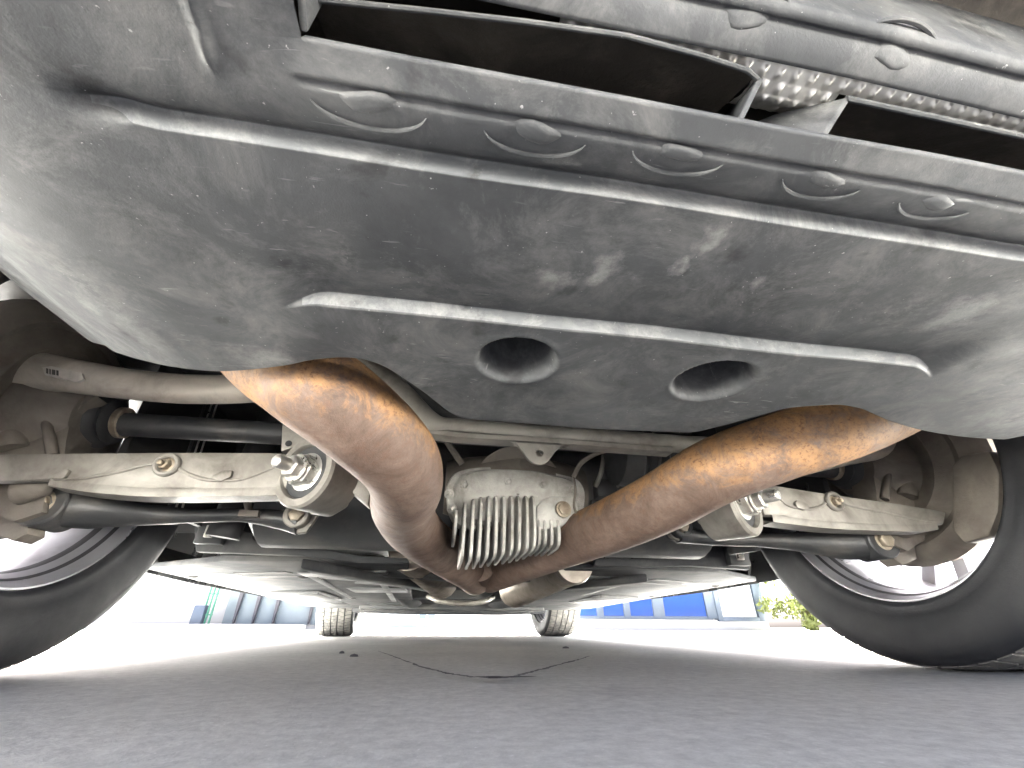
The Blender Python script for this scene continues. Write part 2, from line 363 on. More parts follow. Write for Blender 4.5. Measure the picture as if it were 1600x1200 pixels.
# corner panels left and right of the outlets
XO, XO2 = -.062, 2*CX+.062
for x0, x1 in ((-.80, XO), (XO2, 1.06)):
    xs = np.linspace(x0, x1, 300); ys = np.linspace(-.01, .079, 70)
    X2, Y2 = np.meshgrid(xs, ys); Z2 = height(X2, Y2)
    fr = np.clip((.045-Y2)/.055, 0, 1); Z2 = Z2+.06*fr**2
    Z2[-1] = height(xs, np.full_like(xs, .079))
    fastgrid('corner_panel', np.stack([X2, Y2, Z2], -1), 'bumper', bumper)
# outlets: walls, dividers, upper band
def wall(poly, t, name='outlet_wall', mat='bumper'):
    m = MB(); m.prism(poly, t); return m.build(name, mat, bumper, bev=.0008)
wall([(XO-.002,.079,.243),(XO-.002,.079,.33),(XO-.002,0,.33),(XO-.002,0,.29)], (.003,0,0))
wall([(XO2-.001,.079,.243),(XO2-.001,.079,.33),(XO2-.001,0,.33),(XO2-.001,0,.29)], (.003,0,0))
ZU = .26
def band(xs, ys_z):   # strip running along X; ys_z rows of (Y, Z)
    return np.array([[(x, y+.05*max(0, x-.16)**1.0*.35, z) for x in xs] for y, z in ys_z])
xs = np.linspace(XO, XO2, 200)
ub = band(xs, [(.0672,.295),(.0668,.264),(.0662,.2622),(.0645,.2622),(.0590,.2655),(.0560,.2676),(.0550,.2694),(.0544,.2690),(.0534,.2678),(.0512,.2694),(.0500,.2704),(.0495,.2714),(.0492,.276),(.0492,.320)])
fastgrid('upper_band', ub, 'bumper', bumper)
# dimpled heat shield showing between the outlets
hx, hy = np.meshgrid(np.linspace(.03, .30, 540), np.linspace(.0668, .090, 60))
hy = hy + .0175*np.maximum(0, hx-.16); hz = .268 - .0014*np.maximum(0, np.cos(2*math.pi*hx/.0078)*np.cos(2*math.pi*hy/.0110))**1.2 + .01*sstep(hy, .080, .092)
lipL = np.array([atZ(x, y, .262) for x, y in [(480,-2),(650,15),(820,34),(980,56),(1100,88),(1168,110),(1184,124)]]); lipR = np.array([atZ(x, y, .262) for x, y in [(1322,154),(1450,181),(1620,218),(1900,300)]])
lim = np.where(hx < lipL[-1,0], np.interp(hx, lipL[:,0], lipL[:,1]), np.where(hx > lipR[0,0], np.interp(hx, lipR[:,0], lipR[:,1]), .0885))+.0008
kp = (hy < lim)[:-1,:-1]
fastgrid('heat_shield', np.stack([hx, hy, hz], -1), 'shield', car, keep=kp)
for lp in (lipL, lipR):
    q = cat(lp, 40); m = MB()
    m.grid(np.stack([q+np.array((0, a, b)) for a, b in ((0,0),(.002,.004),(.02,.016),(.05,.032),(.09,.05),(.13,.08))])); m.build('outlet_duct', 'silencer', bumper)
# divider cheeks of the two outlets
def px3(q, z): return atZ(q[0], q[1], z)
m = MB(); m.prism([px3((1184,122),.262), px3((1150,190),.240), px3((1128,196),.300), px3((1160,110),.330)], (.0028,0,0)); m.build('outlet_wall', 'bumper', bumper, bev=.0007)
m = MB(); m.prism([px3((1322,152),.262), px3((1278,222),.240), px3((1165,196),.272), px3((1210,178),.272)], (.0028,.0006,0)); m.build('outlet_wall', 'bumper', bumper, bev=.0007)
# outlet tops (lower edge of the heat shield pressed into a lip)
m = MB(); m.tube([px3((480,-2),.262), px3((650,15),.262), px3((820,34),.262), px3((980,56),.262), px3((1100,88),.262), px3((1168,110),.262), px3((1184,124),.262)], .0011, 8); m.build('outlet_lip', 'bumper', bumper)
m = MB(); m.tube([px3((1322,154),.262), px3((1450,181),.262), px3((1620,218),.262)], .0013, 8); m.build('outlet_lip', 'bumper', bumper)
# slot by the left outlet corner
m = MB(); q = [atZ(452,86,.2405), atZ(464,63,.2405), atZ(470,66,.2405), atZ(459,90,.2405)]
m.prism([p+np.array((0,0,-.0005)) for p in q], (0,0,.002)); m.build('slot', 'dark', bumper)
m = MB(); m.tube(cat([atZ(398,26,.2418), atZ(404,60,.2418), atZ(414,92,.2418)], 8), [.0006,.0026,.0006], 8); m.build('slot', 'dark', bumper)
# moulded tabs with a retaining bump each
def band_z(X, Y): return .2622+.65*np.maximum(0, .0645+.0175*np.maximum(0, X-.16)-Y)
def tab(cx, cy, rpx, z, up=False, sgn=1):
    c = atZ(cx, cy, z)
    if up:
        for _ in range(30): z = .5*z+.5*float(band_z(c[0], c[1])); c = atZ(cx, cy, z)
    c = c; r = rpx*.205/FPX
    arc = []
    for a in np.linspace(math.radians(195 if not up else 20), math.radians(350 if not up else 150), 22):
        arc.append((c[0]+1.25*r*math.cos(a), c[1]-r*.62*math.sin(a)*(1 if not up else 1), 0))
    arc = np.array(arc); arc[:,2] = (height(arc[:,0], arc[:,1]) if not up else band_z(arc[:,0], arc[:,1]))-.0003
    m = MB(); m.tube(arc, [.0003,.0011,.0012,.0011,.0003], 8); rib = m.build('tab_rib', 'bumper', bumper)
    m = MB(); cz = float(height(np.array(c[0]), np.array(c[1]))) if not up else z
    N = 14; R_ = np.linspace(0, 1, 7); V = [(c[0]+.60*r*q*math.cos(t)*(1+.12*math.sin(3*t+cx)), c[1]+.24*r*q*math.sin(t)*(1+.25*math.sin(2*t+cy)), cz-.0017*(1-q**4)+.0005) for q in R_ for t in np.linspace(0, 2*math.pi, N, endpoint=False)]
    if up: V = [(p[0], p[1], p[2]-cz+float(band_z(p[0], p[1]))) for p in V]
    m.add(V, [(i*N+k, i*N+(k+1)%N, (i+1)*N+(k+1)%N, (i+1)*N+k) for i in range(6) for k in range(N)])
    m.build('retaining_clip', 'bumper', bumper)
for q in [(575,160,58), (838,207,56), (1063,240,54), (1290,283,52), (1468,320,50)]: tab(*q, ZB)
for q in [(1165,28,50), (1395,88,52)]: tab(*q, .2675, up=True)
# silencer box behind the outlets
m = MB(); m.tube([(-.30,.10,.40),(-.28,.10,.40),(.55,.10,.40),(.57,.10,.40)], [.065,.095,.095,.065], 28, sx=1, sz=1); m.build('silencer', 'silencer', car)
m = MB(); m.box((CX, .16, .56), (1.7, .32, .01)); m.build('light_blocker', 'dark', bumper)  # black boards added inside the bumper to block light, not car parts
m = MB(); m.box((CX, .20, .46), (1.2, .012, .28)); m.build('light_blocker', 'dark', bumper)

xk = np.concatenate([np.linspace(-.80, XO, 40), np.linspace(XO+.001, XO2-.001, 20), np.linspace(XO2, 1.06, 40)])
zk = np.where((xk > XO) & (xk < XO2), .300, height(xk, np.full_like(xk, -.01))+.06)
m = MB(); m.grid(np.array([[(x, -.0105-.05*q, z+(max(.70, z+.05)-z)*q) for x, z in zip(xk, zk)] for q in np.linspace(0, 1, 8)])); m.build('rear_skin', 'carpaint', bumper)

# --- exhaust ---------------------------------------------------------------
PR = .043
def pipe(name, pts, r=PR, mat='pipe', n=28, k=70):
    m = MB(); m.tube(cat(pts, k), r, n); return m.build(name, mat, car)
left_pipe = pipe('exhaust_pipe', [atD(300,440,.62), atD(400,535,.44), atD(475,590,.395), atD(560,655,.41), atD(622,716,.455), atD(636,760,.515), atD(632,795,.60), atD(660,838,.76), atD(745,900,1.08)])
right_pipe = pipe('exhaust_pipe', [atD(1560,575,.80), atD(1440,615,.62), atD(1330,660,.55), atD(1210,700,.55), atD(1115,737,.565), atD(1030,785,.62), atD(950,822,.71), atD(860,858,.86), atD(765,898,1.10)])
jm = MB(); jm.tube(cat([atD(748,880,1.00), atD(745,893,1.10), atD(741,900,1.25), atD(735,903,1.8)], 16), [.040,.052,.050,.045], 24); jm.build('pipe_junction', 'pipe', car)

# --- subframe --------------------------------------------------------------
sub = MB()
bp = cat([at(560,560,.60), at(630,628,.57), at(672,662,.56), at(720,669,.56), at(860,680,.56), at(1050,693,.56), at(1110,700,.57), at(1180,720,.60)], 60)
sub.tube(bp, [.024,.024,.0195,.0135,.0135,.0135,.0135,.017,.02], 20)
subframe = sub.build('subframe', 'alu', car)
m = MB(); fl = cat([at(600,655,.575), at(690,677,.551), at(860,689,.551), at(1050,703,.551)], 30)
m.grid(np.stack([fl+np.array((0,0,.006)), fl+np.array((0,-.004,.002)), fl+np.array((0,-.004,-.004)), fl+np.array((0,0,-.0045)), fl+np.array((0,.02,-.004))])); m.build('flange', 'alu', subframe)
def plate_with_hole(outline, hole_c, hole_r, d, name, mat, parent, bev=.0012):
    """planar plate (outline list of 3-D pts, star-shaped about hole) with a round hole"""
    O = np.array(outline); c = np.array(hole_c); n = len(O); d = np.array(d); nrm = np.cross(O[1]-O[0], O[2]-O[1]); nrm /= np.linalg.norm(nrm)
    H = [c+hole_r*(o-c)/np.linalg.norm(o-c) for o in O]
    m = MB(); V = list(O)+H+[o+d for o in O]+[h+d for h in H]; F = []
    for i in range(n):
        j = (i+1)%n; F += [(i,j,n+j,n+i), (2*n+i,3*n+i,3*n+j,2*n+j), (i,2*n+i,2*n+j,j), (n+i,n+j,3*n+j,3*n+i)]
    m.add(V, F); return m.build(name, mat, parent, ang=50)
tabpx = [(790,686),(805,692),(815,702),(823,714),(832,722),(844,725),(855,721),(863,712),(870,703),(882,696),(895,694),(843,688)]
tp = cat([at(x, y, .546) for x, y in tabpx[:-1]], 34); tp = np.vstack([tp, [at(x, 690+(x-790)*.07, .546) for x in (880,862,843,826,808)]])
plate_with_hole(tp, at(843,708,.546), .0058, (0,.006,0), 'mounting_tab', 'alu', subframe)

def ring(o, ax, r0, r1, ln, name, mat, parent, n=36, ch=.002):
    m = MB(); m.lathe([(0,r0+ch),(0,r1-ch),(ch,r1),(ln-ch,r1),(ln,r1-ch),(ln,r0+ch),(ln-ch,r0),(ch,r0)], o, ax, n, close=True)
    return m.build(name, mat, parent)
def hexbolt(o, ax, r, name, mat, parent, hh=.012, stud=.02, washer=1.45, stud_r=.5):
    m = MB(); m.lathe([(0,r*washer),(r*.18,r*washer),(r*.28,r*1.2)], o, ax, 24)
    o = np.array(o, float); ax = np.array(ax, float)/np.linalg.norm(ax)
    m.lathe([(0,r*.9),(.0,r),(hh*.85,r),(hh,r*.84)], o+ax*r*.28, ax, 6)
    if stud: m.lathe([(0,r*stud_r),(stud*.86,r*stud_r),(stud,r*stud_r*.6)], o+ax*(r*.28+hh), ax, 16)
    return m.build(name, mat, parent, bev=.0006)
def side(L):
    s = -1 if L else 1
    P = (lambda l, r: l) if L else (lambda l, r: r)
    pid = car
    # bush housing on the subframe
    bc = at(487,740,.615) if L else at(1150,787,.60)
    ax = np.array((-.50,-.86,-.02)) if L else np.array((.50,-.86,.02)); ax /= np.linalg.norm(ax)
    bh = MB(); bh.lathe([(-.045,.040),(-.045,.049),(.012,.051),(.016,.048),(.016,.039),(.012,.037),(-.04,.037)], bc, ax, 40, close=True)
    h = bh.build('bush_housing', 'alu', subframe)
    ring(bc, ax, .024, .0375, .010, 'rubber_bush', 'rubber', subframe)
    hexbolt(bc+ax*.004, ax, .0225, 'eccentric_washer', 'zinc', subframe, hh=.016, stud=0, washer=1.12)
    hexbolt(bc+ax*.026, ax, .0155, 'nut', 'zinc', subframe, hh=.012, stud=.022, washer=1.25, stud_r=.55)
    # bracket plate above the housing
    if L:
        pl = [(441,655),(470,650),(540,680),(590,705),(575,790),(540,760),(520,710),(490,692),(455,700),(438,706)]
        m = MB(); m.prism([at(x, y, .625) for x, y in pl], (0,.03,0)); m.build('bracket', 'alu', subframe, bev=.003)
        m = MB(); m.lathe([(0,.0046),(.001,.0046)], at(451,693,.6246)-np.array((0,.0008,0)), (0,1,0), 14); m.build('drilled_hole', 'dark', subframe)
        m = MB(); m.prism([at(x, y, .64) for x, y in [(448,770),(475,792),(505,797),(535,780),(545,740),(525,730)]], (0,.05,0)); m.build('bracket', 'alu', subframe, bev=.004)
    else:
        pl = [(1060,730),(1120,735),(1150,740),(1130,800),(1118,812),(1105,770),(1070,760)]
        m = MB(); m.prism([at(x, y, .625) for x, y in pl], (0,.03,0)); m.build('bracket', 'alu', subframe, bev=.003)
        m = MB(); m.prism([at(x, y, .63) for x, y in [(1108,780),(1115,808),(1140,820),(1185,815),(1180,790)]], (0,.05,0)); m.build('bracket', 'alu', subframe, bev=.004)
    # rear lower arm: forged beam with rib, boss and flange
    if L:
        top = [(-40,713),(0,709),(150,707),(300,706),(436,707),(470,715)]; bot = [(455,762),(430,768),(380,766),(300,763),(220,763),(140,760),(90,748),(0,752),(-40,752)]; Yk = .622
    else:
        top = [(1480,800),(1450,794),(1400,786),(1300,772),(1205,757),(1180,765)]; bot = [(1195,805),(1225,806),(1262,815),(1330,817),(1400,822),(1450,822),(1475,820)]; Yk = .615
    beam = MB(); beam.prism([at(x, y, Yk) for x, y in top+bot], (0,.016,0)); arm = beam.build('lower_arm', 'alu', car, bev=.0035)
    fpx = [(440,770),(330,772),(240,772),(150,766),(80,755)] if L else [(1205,812),(1290,822),(1370,826),(1440,827),(1462,824)]
    m = MB(); fl = cat([at(x, y, Yk+.004) for x, y in fpx], 24); up_ = np.array((0,0,.007))
    m.grid(np.stack([fl+up_+np.array((0,-.004,0)), fl+np.array((0,-.0045,.002)), fl+np.array((0,-.003,-.004)), fl+np.array((0,.03,-.004)), fl+np.array((0,.03,.006))])); m.build('flange', 'alu', arm)
    rib = [(85,750),(130,747),(185,737),(225,727),(252,724)] if L else [(1470,815),(1440,812),(1380,800),(1330,790),(1308,783)]
    m = MB(); m.tube(cat([at(x, y, Yk-.0005) for x, y in rib], 24), [.001,.0026,.0026,.002], 8); m.build('rib', 'alu', arm)
    rib = [(276,730),(298,742),(330,750),(380,748),(435,728)] if L else [(1292,785),(1280,792),(1262,795),(1232,790),(1215,775)]
    m = MB(); m.tube(cat([at(x, y, Yk-.0005) for x, y in rib], 24), [.002,.0026,.0026,.001], 8); m.build('rib', 'alu', arm)
    bo = at(262,727,Yk) if L else at(1302,784,Yk)
    ring(bo-np.array((0,.006,0)), (0,1,0), .010, .0165, .010, 'boss', 'alu', arm, 28)
    hexbolt(bo+np.array((0,.001,0)), (-.25*(1 if L else -1),-1,0), .0075, 'bolt', 'dirty_bolt', arm, hh=.008, stud=.006)
    tb = [(330,748),(332,742),(350,734),(363,735),(360,745),(345,752)] if L else [(1243,786),(1246,781),(1258,785),(1266,793),(1258,797),(1246,793)]
    m = MB(); m.prism([at(x, y, Yk-.005) for x, y in tb], (0,.010,0)); m.build('clip_tab', 'alu', arm, bev=.0012)
    if L:
        m = MB(); m.prism([at(x, y, Yk-.005) for x, y in [(78,748),(84,742),(104,731),(108,735),(98,748)]], (0,.010,0)); m.build('clip_tab', 'alu', arm, bev=.0012)
    # front lower link: black, wide eye outboard, tube inboard
    if L:
        lk = [at(85,793,.705), at(150,797,.72), at(230,804,.75), at(300,806,.77), at(380,805,.79), at(440,812,.80), at(470,818,.80)]
        rad = [.034,.033,.020,.0135,.0135,.020,.024]; eo, ei = at(88,793,.705), at(468,808,.80)
    else:
        lk = [at(1362,850,.70), at(1310,850,.72), at(1240,846,.75), at(1180,844,.77), at(1130,843,.79), at(1085,838,.80), at(1060,832,.80)]
        rad = [.034,.033,.021,.0145,.0145,.018,.024]; eo, ei = at(1358,848,.70), at(1058,825,.80)
    m = MB(); m.tube(cat(lk, 50), rad, 20, sx=1, sz=.8); link_ = m.build('front_link', 'black_steel', car)
    ring(eo+np.array((0,-.030,0)), (0,1,0), .016, .031, .05, 'eye', 'black_steel', link_)
    hexbolt(eo+np.array((0,-.026,0)), (0,-1,0), .0135, 'bolt', 'dirty_bolt', link_, hh=.009, stud=0)
    ring(ei+np.array((0,-.022,0)), (0,1,0), .012, .0215, .044, 'eye', 'alu' if L else 'black_steel', link_)
    hexbolt(ei+np.array((0,-.016,0)), (0,-1,0), .012, 'bolt', 'dirty_bolt', link_, hh=.007, stud=0)
    br = [(452,795),(478,790),(505,792),(490,815),(478,832),(462,834)] if L else [(1032,800),(1070,800),(1078,815),(1074,838),(1060,846),(1048,838)]
    m = MB(); m.prism([at(x, y, .795) for x, y in br], (0,.012,0)); m.build('bracket', 'alu', subframe, bev=.003)
    if L:
        m = MB(); m.tube([at(385,775,.78), at(388,795,.78), at(386,803,.78)], .006, 10); m.box(at(390,803,.775), (.03,.012,.010)); m.build('line_clip', 'knuckle', link_)
    # upper arm: curved beam
    if L:
        ua = [at(-90,570,.64), at(-20,575,.64), at(40,580,.64), at(110,587,.64), at(200,600,.635), at(300,608,.63), at(400,606,.625), at(470,595,.62)]; rd = [.040,.040,.033,.026,.0235,.0235,.0235,.022]
    else:
        ua = [at(1600,655,.66), at(1500,668,.66), at(1440,682,.66), at(1380,697,.655), at(1320,709,.65), at(1230,730,.64)]; rd = [.032,.032,.028,.024,.022,.02]
    m = MB(); m.tube(cat(ua, 50), rd, 20, sx=.8, sz=1); uarm = m.build('upper_arm', 'lit_alu', car)
    if L:
        y0 = .64-.0265; q = [at(66,574,y0), at(80,572,y0), at(128,583,y0), at(131,592,y0), at(120,597,y0), at(70,585,y0)]
        m = MB(); m.prism(q, (0,.004,0)); st = m.build('sticker', 'sticker', uarm)
        for k, (x0, x1) in enumerate([(72,75),(77,79),(81,86),(88,91)]):
            m = MB(); m.prism([at(x0, 575+k, y0-.0006), at(x1, 576+k, y0-.0006), at(x1, 584+k, y0-.0006), at(x0, 583+k, y0-.0006)], (0,.0005,0)); m.build('print', 'ink', uarm)
    # drive shaft, joint boot
    yz = .345
    m = MB(); m.tube([(CX+s*.20,.72,yz),(CX+s*.69,.715,.341)], .019, 18); ds = m.build('drive_shaft', 'black_steel', car)
    prof = [(0,.022),(.008,.036),(.016,.031),(.026,.044),(.036,.037),(.048,.052),(.058,.045),(.075,.056),(.11,.058)]
    m = MB(); m.lathe(prof, (CX+s*.655,.718,yz), (s,0,0), 32); m.build('boot', 'rubber', ds)
    m = MB(); m.lathe([(0,.058),(.035,.06),(.05,.044),(.062,.051),(.075,.038),(.088,.043),(.10,.024)], (CX+s*.185,.72,yz), (s,0,0), 32); m.build('boot', 'rubber', ds)
    ring((CX+s*.645,.718,yz), (s,0,0), .015, .025, .012, 'boot_clamp', 'dirty_bolt', ds)
    # brake shield and wheel carrier
    xs_ = CX+s*.755
    m = MB(); m.lathe([(.0,.06),(-.02,.11),(-.012,.140),(-.016,.150),(-.004,.172),(.012,.181),(.016,.178),(.0,.168),(-.006,.11),(.012,.06)], (xs_,AX,.34), (s,0,0), 64, close=True); m.build('brake_shield', 'knuckle', car)
    m = MB(); m.lathe([(0,.06),(.0,.172),(.028,.172),(.028,.06)], (CX+s*.782,AX,.34), (s,0,0), 64, close=True); m.build('brake_disc', 'dirty_bolt', car)
    k = MB(); k.lathe([(-.075,.050),(-.05,.062),(-.02,.080),(.03,.090)], (xs_,AX,.34), (s,0,0), 36)
    Mx = (lambda p: p) if L else (lambda p: np.array((2*CX-p[0], p[1], p[2])))
    web = [(-60,560),(-20,548),(30,560),(70,600),(150,618),(128,634),(110,655),(103,690),(100,720),(70,770),(66,800),(20,815),(-30,790),(-60,700)]
    k.prism([Mx(at(x, y, .665)) for x, y in web], (0,.05,0))
    def bar(p, q, r0, r1, n=14): k.tube(cat([Mx(np.array(p)), Mx((np.array(p)+np.array(q))/2+np.array((.006,-.004,0))), Mx(np.array(q))], 14), [r0,(r0+r1)*.46,r1], n)
    bar(at(55,615,.662), at(82,712,.66), .006, .007); bar(at(10,640,.66), at(20,700,.66), .014, .016); bar(at(30,770,.655), at(75,760,.66), .016, .012)
    k.prism([Mx(at(x, y, .690)) for x, y in [(-10,765),(40,757),(56,770),(48,800),(42,834),(20,845),(-20,830)]], (0,.03,0)); bar((CX-.72,.70,.40), (CX-.76,.82,.46), .03, .03)
    kn = k.build('wheel_carrier', 'knuckle', car, bev=.004)
    if not L:
        m = MB(); m.prism([atX(x, y, .838) for x, y in [(1486,728),(1500,712),(1545,704),(1562,740),(1560,800),(1545,838),(1506,850),(1486,826)]], (.03,0,0)); m.build('caliper', 'knuckle', car, bev=.005)
    m = MB(); m.box((CX+s*.655,.955,.45), (.012,.41,.40)); m.build('splash_panel', 'dark', car)
    ring(Mx(at(5,552,.635)), (0,1,0), .018, .034, .05, 'bush', 'rubber', kn)
    # brake hose and two wires in front of the shaft
    for j, dx in enumerate((0, 11, 20)):
        a = at(330+dx*.9-6, 622, .80) if L else at(1258+dx*.7, 735, .80); b = at(292+dx, 712, .78) if L else at(1264+dx*.6, 775, .78)
        m = MB(); m.tube([a+(a-b)*.5, a, b, b+(b-a)*.8], .0016 if j else .0024, 8); m.build('brake_line', 'black_steel' if j == 0 else 'zinc', car)
    # shock absorber and spring behind
    m = MB(); m.tube([(CX+s*.52,.88,.20),(CX+s*.47,.86,.62)], .028, 20); m.build('shock_absorber', 'dark', car)
    sp = [(CX+s*.40+.055*math.cos(t), .93+.055*math.sin(t), .25+.30*t/(2*math.pi*6)) for t in np.linspace(0, 2*math.pi*6, 150)]
    m = MB(); m.tube(sp, .0075, 8); m.build('spring', 'black_steel', car)
side(True); side(False)

# --- differential ------------------------------------------------------------
df = MB(); df.lathe([(-.30,.03),(-.28,.05),(-.12,.07),(-.05,.085),(-.02,.090),(.0,.090)], (CX+.012,.785,.285), (0,-1,0), 40)
for sx_ in (-1, 1): df.lathe([(0,.075),(.10,.062),(.14,.05)], (CX+.012,.84,.30), (sx_,0,0), 28)
diff = df.build('differential', 'knuckle', car)
outl = [(697,762),(704,748),(716,738),(745,732),(790,731),(838,734),(872,742),(900,750),(912,768),(911,795),(905,815),(890,825),(850,832),(790,832),(735,828),(712,818),(700,795)]
o0 = cat([at(x, y, .785) for x, y in outl]+[at(*outl[0], .785)], 64)[:-1]; cc = o0.mean(0)
def sc(k, dy, dz=0): return np.array([(cc[0]+(p[0]-cc[0])*k, .785+dy, cc[2]+(p[2]-cc[2])*k+dz) for p in o0])
lay = [sc(1.0,.02), sc(1.0,-.004), sc(.985,-.007), sc(.90,-.009), sc(.87,-.013), sc(.80,-.022), sc(.66,-.026), sc(.3,-.027), sc(.02,-.027)]
m = MB(); n = len(o0); V = np.vstack(lay); m.add(V, [(i*n+k, i*n+(k+1)%n, (i+1)*n+(k+1)%n, (i+1)*n+k) for i in range(len(lay)-1) for k in range(n)]); m.build('cover', 'cast', diff)
m = MB(); m.prism([at(x, y, .752) for x, y in [(838,792),(848,780),(862,775),(900,775),(905,800),(880,822),(852,828),(838,826)]], (0,.03,0)); m.build('cover_boss', 'cast', diff, bev=.004)
hexbolt(at(880,796,.750), (.1,-1,0), .0115, 'drain_plug', 'dirty_bolt', diff, hh=.004, stud=0, washer=1.3)
for x, y in [(725,757),(792,752),(847,758),(702,772),(706,795),(893,765),(902,785)]:
    hexbolt(at(x, y, .765), (0,-1,-.25), .0072, 'cover_bolt', 'cast', diff, hh=.009, stud=.005, washer=1.25)
def fin(x, y0, y1, Y0, Yb, t=.0050, lean=0):
    """vertical cooling fin in the Y-Z plane: rear edge rounded, foot swept forwards"""
    a = at(x, y0, Y0); b = at(x-lean, y1, Y0-.004); X = a[0]; zt, zb = a[2], b[2]
    pr = [(Y0+.012, zt+.006), (Y0+.002, zt), (Y0-.004, zt-.012), (Y0-.006, (zt+zb)/2), (Y0-.005, zb+.012), (Y0+.002, zb+.002), (Y0+.016, zb-.003), (Yb, zb-.006), (Yb, zt)]
    m = MB(); m.prism([(X-t/2, y, z) for y, z in pr], (t, 0, 0)); m.build('cooling_fin', 'cast', diff, bev=.0010)
xsf = [713,727,740,752,764,776,788,800,811,823,834]
y0s = [800,788,782,779,777,777,777,777,777,777,777]; y1s = [828,862,862,861,859,857,855,853,851,848,845]
for x, a, b in zip(xsf, y0s, y1s): fin(x, a, b+9, .727, .80 if x < 720 else .835, lean=(834-x)*.06)
for x in (842, 851, 861, 872): fin(x, 812, 852, .750, .835)
m = MB(); m.tube(cat([at(896,745,.75), at(899,765,.735), at(897,790,.735), at(902,806,.74)], 16), .0022, 8); m.tube(cat([at(896,745,.75), at(910,722,.74), at(940,706,.73), at(985,698,.73)], 20), .0042, 10); m.tube([at(900,806,.74), at(910,812,.738)], .004, 8); m.build('breather_hose', 'knuckle', diff)
m = MB(); m.tube([at(698,690,.78), at(722,725,.79)], .006, 10); m.build('breather_pipe', 'knuckle', diff)
for x0, x1 in ((940,950),(972,984)):
    m = MB(); m.tube(cat([at((x0+x1)/2, 700, .80), at((x0+x1)/2-5, 735, .77), at((x0+x1)/2-14, 760, .79)], 10), .005, 8); m.build('hose_clip', 'alu', diff)
m = MB(); m.box(at(945,765,.80), (.04,.03,.035)); m.box(at(930,790,.80), (.02,.02,.02)); m.build('connector', 'rubber', diff, bev=.002)

